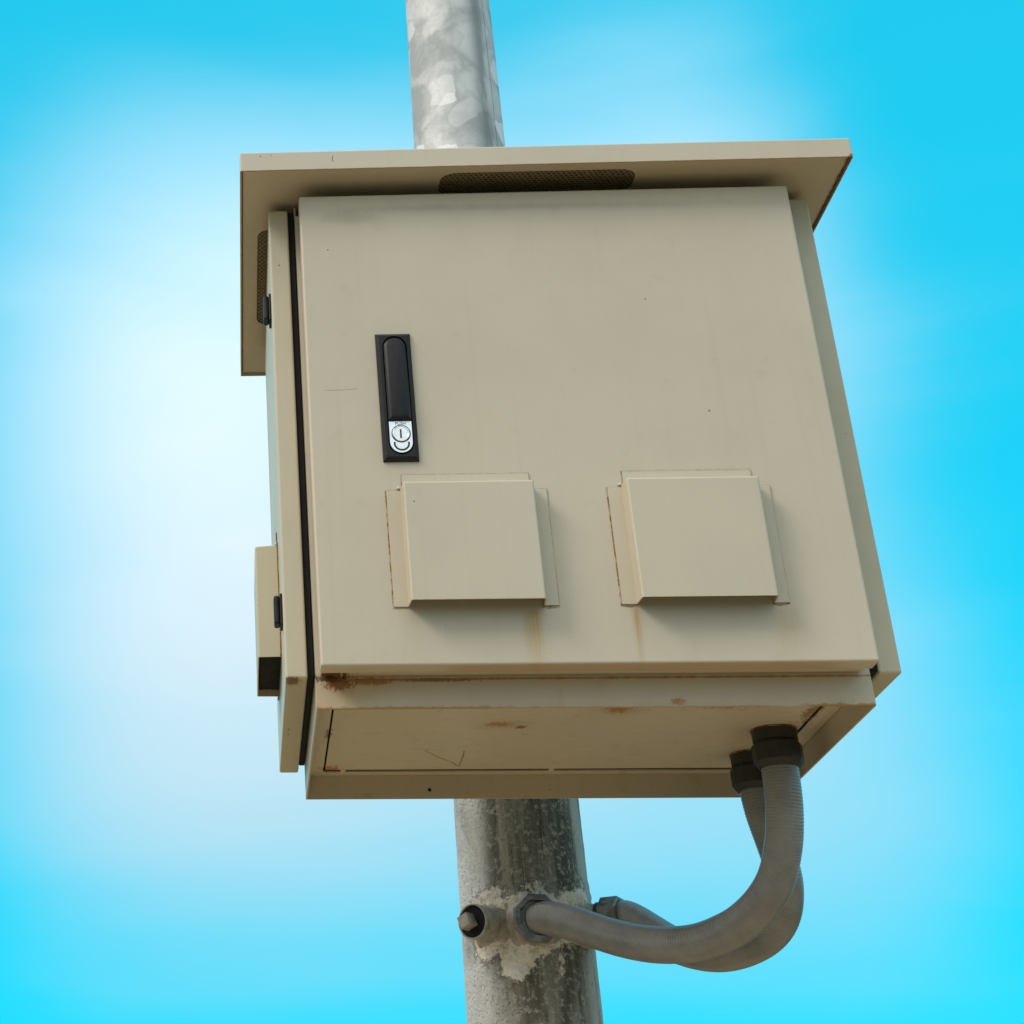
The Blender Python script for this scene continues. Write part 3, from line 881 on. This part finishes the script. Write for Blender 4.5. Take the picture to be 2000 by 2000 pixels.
link('cylinder_ring', bm, M['gland'], handle, smooth=30)
# dark crescent groove and thumb tab under the cylinder
bm = bmesh.new()
ring_i = [(0.1050 + 0.0072 * math.cos(R(a)), 0.2590 + 0.0068 * math.sin(R(a))) for a in range(165, 376, 10)]
ring_o = [(0.1050 + 0.0094 * math.cos(R(a)), 0.2590 + 0.0090 * math.sin(R(a))) for a in range(165, 376, 10)]
va = [bm.verts.new((p[0], HY - 0.00672, p[1])) for p in ring_i]; vb = [bm.verts.new((p[0], HY - 0.00672, p[1])) for p in ring_o]
vc = [bm.verts.new((p[0], HY - 0.0062, p[1])) for p in ring_i]; vd = [bm.verts.new((p[0], HY - 0.0062, p[1])) for p in ring_o]
for i in range(len(va) - 1):
    bm.faces.new((va[i], va[i + 1], vb[i + 1], vb[i])); bm.faces.new((vb[i], vb[i + 1], vd[i + 1], vd[i])); bm.faces.new((vc[i], vc[i + 1], va[i + 1], va[i]))
bmesh.ops.recalc_face_normals(bm, faces=bm.faces[:])
link('groove', bm, M['gland'], handle)
tcu = bpy.data.curves.new('lettering', 'FONT'); tcu.body = 'PUSH'; tcu.size = 0.0052; tcu.extrude = 0.0001
tcu.align_x = 'CENTER'; tcu.resolution_u = 2
to = bpy.data.objects.new('lettering_tmp', tcu); C.objects.link(to)
dg = bpy.context.evaluated_depsgraph_get()
tme = bpy.data.meshes.new_from_object(to.evaluated_get(dg)); bpy.data.objects.remove(to, do_unlink=True)
tme.transform(Matrix.Translation((0.1050, HY - 0.0067, 0.2824)) @ Matrix.Rotation(R(90), 4, 'X'))
bm = bmesh.new(); bm.from_mesh(tme)
link('lettering', bm, M['gland'], handle)


# side doors
def side_door(mirror, label):
    f = (lambda x: W - x) if mirror else (lambda x: x)
    xa, xb = sorted((f(-0.0375), f(-0.0130)))
    sd = link('side_door', box_bm(xa, xb, 0.0478, 0.4766, 0.0008, 0.6057, bev=0.0024, seg=3), M['side'], cab)
    sd['label'] = label
    xa, xb = sorted((f(-0.0128), f(-0.0052)))
    link('door_seal', box_bm(xa, xb, 0.0515, 0.452, 0.004, 0.6045, bev=0.0015, seg=2), M['rubber'], sd)
    for zc in (() if mirror else (0.088, 0.479)):
        bm = bmesh.new()
        xa, xb = sorted((f(-0.0374), f(-0.0405)))
        add_box(bm, xa, xb, 0.068, 0.094, zc - 0.0185, zc + 0.0185, 0.0010, 2)
        xa, xb = sorted((f(-0.0404), f(-0.0475)))
        add_box(bm, xa, xb, 0.070, 0.090, zc - 0.0170, zc + 0.0170, 0.0028, 3)
        link('hinge', bm, M['black'], sd)
    return sd


side_door(False, 'narrow left side door, sunlit')
side_door(True, 'narrow right side door, in shade')
vent_hood(0.1790, 0.3470, 0.0655, 0.2042, 0.028, lambda u, w_, zz: (-0.0376 - w_, u, zz), 'vent hood on the left side door', 0.001, M['side'])

# roof: shallow tray with a turned down lip and perforated vents in its underside
RX0, RX1, RY0, RY1, RZ, RL = -0.0729, 0.6729, -0.0393, 0.5581, 0.6133, 0.0268
roof_bm = bmesh.new()
zt = RZ + RL
th = 0.0022
# folded sheet: outer box with the bottom open
vo = [(RX0, RY0), (RX1, RY0), (RX1, RY1), (RX0, RY1)]
top = [roof_bm.verts.new((x, y, zt)) for x, y in vo]; bot = [roof_bm.verts.new((x, y, RZ)) for x, y in vo]
roof_bm.faces.new(top)
for i in range(4):
    roof_bm.faces.new((top[i], bot[i], bot[(i + 1) % 4], top[(i + 1) % 4]))
bmesh.ops.recalc_face_normals(roof_bm, faces=roof_bm.faces[:])
tf = max(roof_bm.faces, key=lambda f: f.calc_area())
if tf.normal.z < 0:
    bmesh.ops.reverse_faces(roof_bm, faces=roof_bm.faces[:])
es = [e for e in roof_bm.edges if len(e.link_faces) == 2]
bmesh.ops.bevel(roof_bm, geom=es, offset=0.0020, segments=3, profile=0.5, affect='EDGES')
bmesh.ops.solidify(roof_bm, geom=roof_bm.faces[:], thickness=th)
roof = link('roof', roof_bm, M['roof'], cab)
VENTS = [(0.1770, 0.4185, -0.0145, 0.0440, False), (-0.0500, -0.0080, 0.1170, 0.3960, True), (0.6080, 0.6500, 0.1170, 0.3960, True)]
UZ = RZ + 0.0045
bm = bmesh.new()
g_ = th + 0.0012
plate_holes(bm, [(RX0 + g_, RY0 + g_), (RX1 - g_, RY0 + g_), (RX1 - g_, RY1 - g_), (RX0 + g_, RY1 - g_)],
            [round_rect(a, b, c, d_, 0.0195) for a, b, c, d_, _ in VENTS], 0.002, lambda u, v, t_: (u, v, UZ + t_))
link('soffit', bm, M['roof'], roof)


def perforated(x0, x1, y0, y1, pitch, swap):
    bm = bmesh.new()
    rr = pitch / math.sqrt(3)
    hole = pitch * 0.375
    zz, t_ = UZ + 0.0026, 0.0010
    ny = int((y1 - y0) / (rr * 1.5)) + 3; nx = int((x1 - x0) / pitch) + 3
    cache = {}

    def V(p, z_):
        k = (round(p[0] * 1e5), round(p[1] * 1e5), z_)
        if k not in cache:
            cache[k] = bm.verts.new((p[0], p[1], z_))
        return cache[k]
    for j in range(-1, ny):
        for i in range(-1, nx):
            cx_ = x0 + (i + 0.5 * (j % 2)) * pitch; cy_ = y0 + j * rr * 1.5
            o_ = [(cx_ + rr * math.cos(R(30 + 60 * k)), cy_ + rr * math.sin(R(30 + 60 * k))) for k in range(6)]
            h_ = [(cx_ + hole * math.cos(R(30 + 60 * k)), cy_ + hole * math.sin(R(30 + 60 * k))) for k in range(6)]
            ov = [V(p, zz) for p in o_]; hv = [bm.verts.new((p[0], p[1], zz)) for p in h_]; hu = [bm.verts.new((p[0], p[1], zz + t_)) for p in h_]
            for k in range(6):
                n_ = (k + 1) % 6
                bm.faces.new((ov[k], hv[k], hv[n_], ov[n_])); bm.faces.new((hv[k], hu[k], hu[n_], hv[n_]))
    return bm


for a, b, c, d_, sw in VENTS:
    link('vent_mesh', perforated(a, b, c, d_, 0.0064, sw), M['mesh'], roof)

# mounting brackets and straps to the pole
for zc in (0.13, 0.49):
    px_ = POLE_X + POLE_DX * zc; rr = POLE_R + POLE_DR * zc
    bm = bmesh.new()
    add_box(bm, px_ - 0.13, px_ + 0.13, BY1 + 0.0002, BY1 + 0.004, zc - 0.02, zc + 0.02)
    add_box(bm, px_ - 0.05, px_ - 0.046, BY1 + 0.0045, POLE_Y - rr * 0.80, zc - 0.02, zc + 0.02)
    add_box(bm, px_ + 0.046, px_ + 0.05, BY1 + 0.0045, POLE_Y - rr * 0.80, zc - 0.02, zc + 0.02)
    br = link('mounting_bracket', bm, M['bracket'], cab)
    bm = bmesh.new()
    ring_loft(bm, [[Vector((px_ + q * math.cos(2 * math.pi * i / 48), POLE_Y + q * math.sin(2 * math.pi * i / 48), zc + h_)) for i in range(48)]
                   for q, h_ in ((rr + 0.0005, -0.012), (rr + 0.003, -0.012), (rr + 0.003, 0.012), (rr + 0.0005, 0.012))])
    bmesh.ops.recalc_face_normals(bm, faces=bm.faces[:])
    link('strap', bm, M['bracket'], br, smooth=40)


# ------------------------------------------------------------------ conduits
def catmull(pts, step):
    P = [Vector(p) for p in pts]
    P = [P[0] * 2 - P[1]] + P + [P[-1] * 2 - P[-2]]
    dense = []
    for i in range(1, len(P) - 2):
        p0, p1, p2, p3 = P[i - 1:i + 3]
        for k in range(24):
            t = k / 24
            dense.append(0.5 * ((2 * p1) + (p2 - p0) * t + (2 * p0 - 5 * p1 + 4 * p2 - p3) * t * t + (3 * p1 - p0 - 3 * p2 + p3) * t ** 3))
    dense.append(P[-2])
    for _ in range(60):                                    # relax the small kinks
        dense = [dense[0]] + [dense[i] * 0.5 + (dense[i - 1] + dense[i + 1]) * 0.25 for i in range(1, len(dense) - 1)] + [dense[-1]]
    L = [0.0]
    for a, b in zip(dense[:-1], dense[1:]):
        L.append(L[-1] + (b - a).length)
    n = int(L[-1] / step); out = []; j = 0
    for i in range(n + 1):
        s_ = L[-1] * i / n
        while j < len(L) - 2 and L[j + 1] < s_:
            j += 1
        f = (s_ - L[j]) / max(1e-9, L[j + 1] - L[j])
        out.append(dense[j].lerp(dense[j + 1], f))
    return out


def hose_bm(pts, rad, rib=0.0036, depth=0.00055):
    st = rib / 4
    path = catmull(pts, st)
    bm = bmesh.new(); rings = []
    T = (path[1] - path[0]).normalized(); _, u, v = frame_of(T)
    prevT = T
    prof = (0.0, 0.75, 1.0, 0.55)
    for i, p in enumerate(path):
        T = ((path[i + 1] if i + 1 < len(path) else p) - (path[i - 1] if i else p)).normalized()
        ax = prevT.cross(T)
        if ax.length > 1e-8:
            q = Matrix.Rotation(prevT.angle(T), 3, ax.normalized()); u = q @ u
        u = (u - T * u.dot(T)).normalized(); v = T.cross(u); prevT = T
        r_ = rad - depth + depth * prof[i % 4]
        r_ += 0.00018 * noise.noise(p * 40)
        rings.append([p + (u * math.cos(2 * math.pi * k / 44) + v * math.sin(2 * math.pi * k / 44)) * r_ for k in range(44)])
    ring_loft(bm, rings, True, True, True)
    bmesh.ops.recalc_face_normals(bm, faces=bm.faces[:])
    return bm


def hexnut(bm, o, axis, r_in, r_out, h, sides=6, rot=0.0):
    lathe(bm, o, axis, [(0, r_out * 0.95), (0.0018, r_out), (h - 0.0022, r_out), (h, r_out * 0.94), (h, r_in)], sides, rot=rot)


def conduit(label, pts, gx, gy, rad, tip_o, tip_d, nut_len, nut_r, tip_start):
    root = empty('flexible_conduit', (gx, gy, PZ), label, 'conduit', 'grey flexible conduits looping from the cabinet to the pole')
    link('hose', hose_bm(pts, rad), M['hose'], root, smooth=75)
    # gland on the cabinet: rusty washer, threaded collar, faceted nut
    bm = bmesh.new(); lathe(bm, (gx, gy, PZ - 0.0001), (0, 0, -1), [(0, 0.0272), (0.0018, 0.0272)], 40)
    link('washer', bm, M['rust'], root, smooth=40)
    bm = bmesh.new(); lathe(bm, (gx, gy, PZ - 0.002), (0, 0, -1), [(0, 0.0262), (0.0125, 0.0262), (0.0135, 0.0245), (0.016, 0.0245)], 40)
    link('gland_collar', bm, M['gland'], root, smooth=40)
    bm = bmesh.new(); lathe(bm, (gx, gy, PZ - 0.0175), (0, 0, -1), [(0, 0.0270), (0.002, 0.0290), (0.021, 0.0290), (0.0255, 0.0262), (0.0275, 0.0245)], 12, rot=0.2)
    link('gland_nut', bm, M['gland'], root, smooth=12)
    # fitting on the pole socket
    bm = bmesh.new(); lathe(bm, tip_o + tip_d * (tip_start - 0.001), tip_d, [(0, nut_r * 0.80), (0.007, nut_r * 0.80)], 40)
    link('ferrule', bm, M['gland'], root, smooth=40)
    bm = bmesh.new()
    lathe(bm, tip_o + tip_d * (tip_start + 0.006), tip_d, [(0, nut_r * 0.94), (0.0015, nut_r), (nut_len - 0.002, nut_r), (nut_len, nut_r * 0.95), (nut_len, rad + 0.0022), (nut_len - 0.006, rad + 0.0008)], 8, rot=0.35)
    link('pole_nut', bm, M['nut'], root, smooth=12)
    return root


RADH = 0.0215
tipB = oB + dB * 0.040
p1 = [(0.5485, 0.264, -0.034), (0.5482, 0.264, -0.060), (0.5476, 0.265, -0.0844), (0.5451, 0.27, -0.112), (0.5412, 0.28, -0.138), (0.529, 0.30, -0.1760),
      (0.5005, 0.34, -0.2076), (0.4631, 0.385, -0.2218), (0.4343, 0.415, -0.2223), (0.4037, 0.45, -0.2157), (0.3700, 0.487, -0.2009), (0.3380, 0.520, -0.1825),
      (0.3090, 0.553, -0.1680), tuple(tipB - dB * 0.008)]
conduit('front conduit, from the nearer gland to the middle of the pole, crossing its twin', p1, 0.5485, 0.264, RADH, oB, dB, 0.014, 0.0320, 0.028)
tipC = oC + dC * 0.058
p2 = [(0.5485, 0.378, -0.034), (0.5487, 0.378, -0.055), (0.5520, 0.379, -0.080), (0.5605, 0.385, -0.1114), (0.5705, 0.40, -0.1507), (0.569, 0.43, -0.1855),
      (0.5486, 0.46, -0.2095), (0.5089, 0.50, -0.2197), (0.4720, 0.54, -0.2080), (0.4480, 0.566, -0.1890), tuple(tipC + dC * 0.012), tuple(tipC - dC * 0.012)]
conduit('rear conduit, looping behind the other and ending at the right pole edge', p2, 0.5485, 0.378, RADH, oC, dC, 0.026, 0.0285, 0.030)
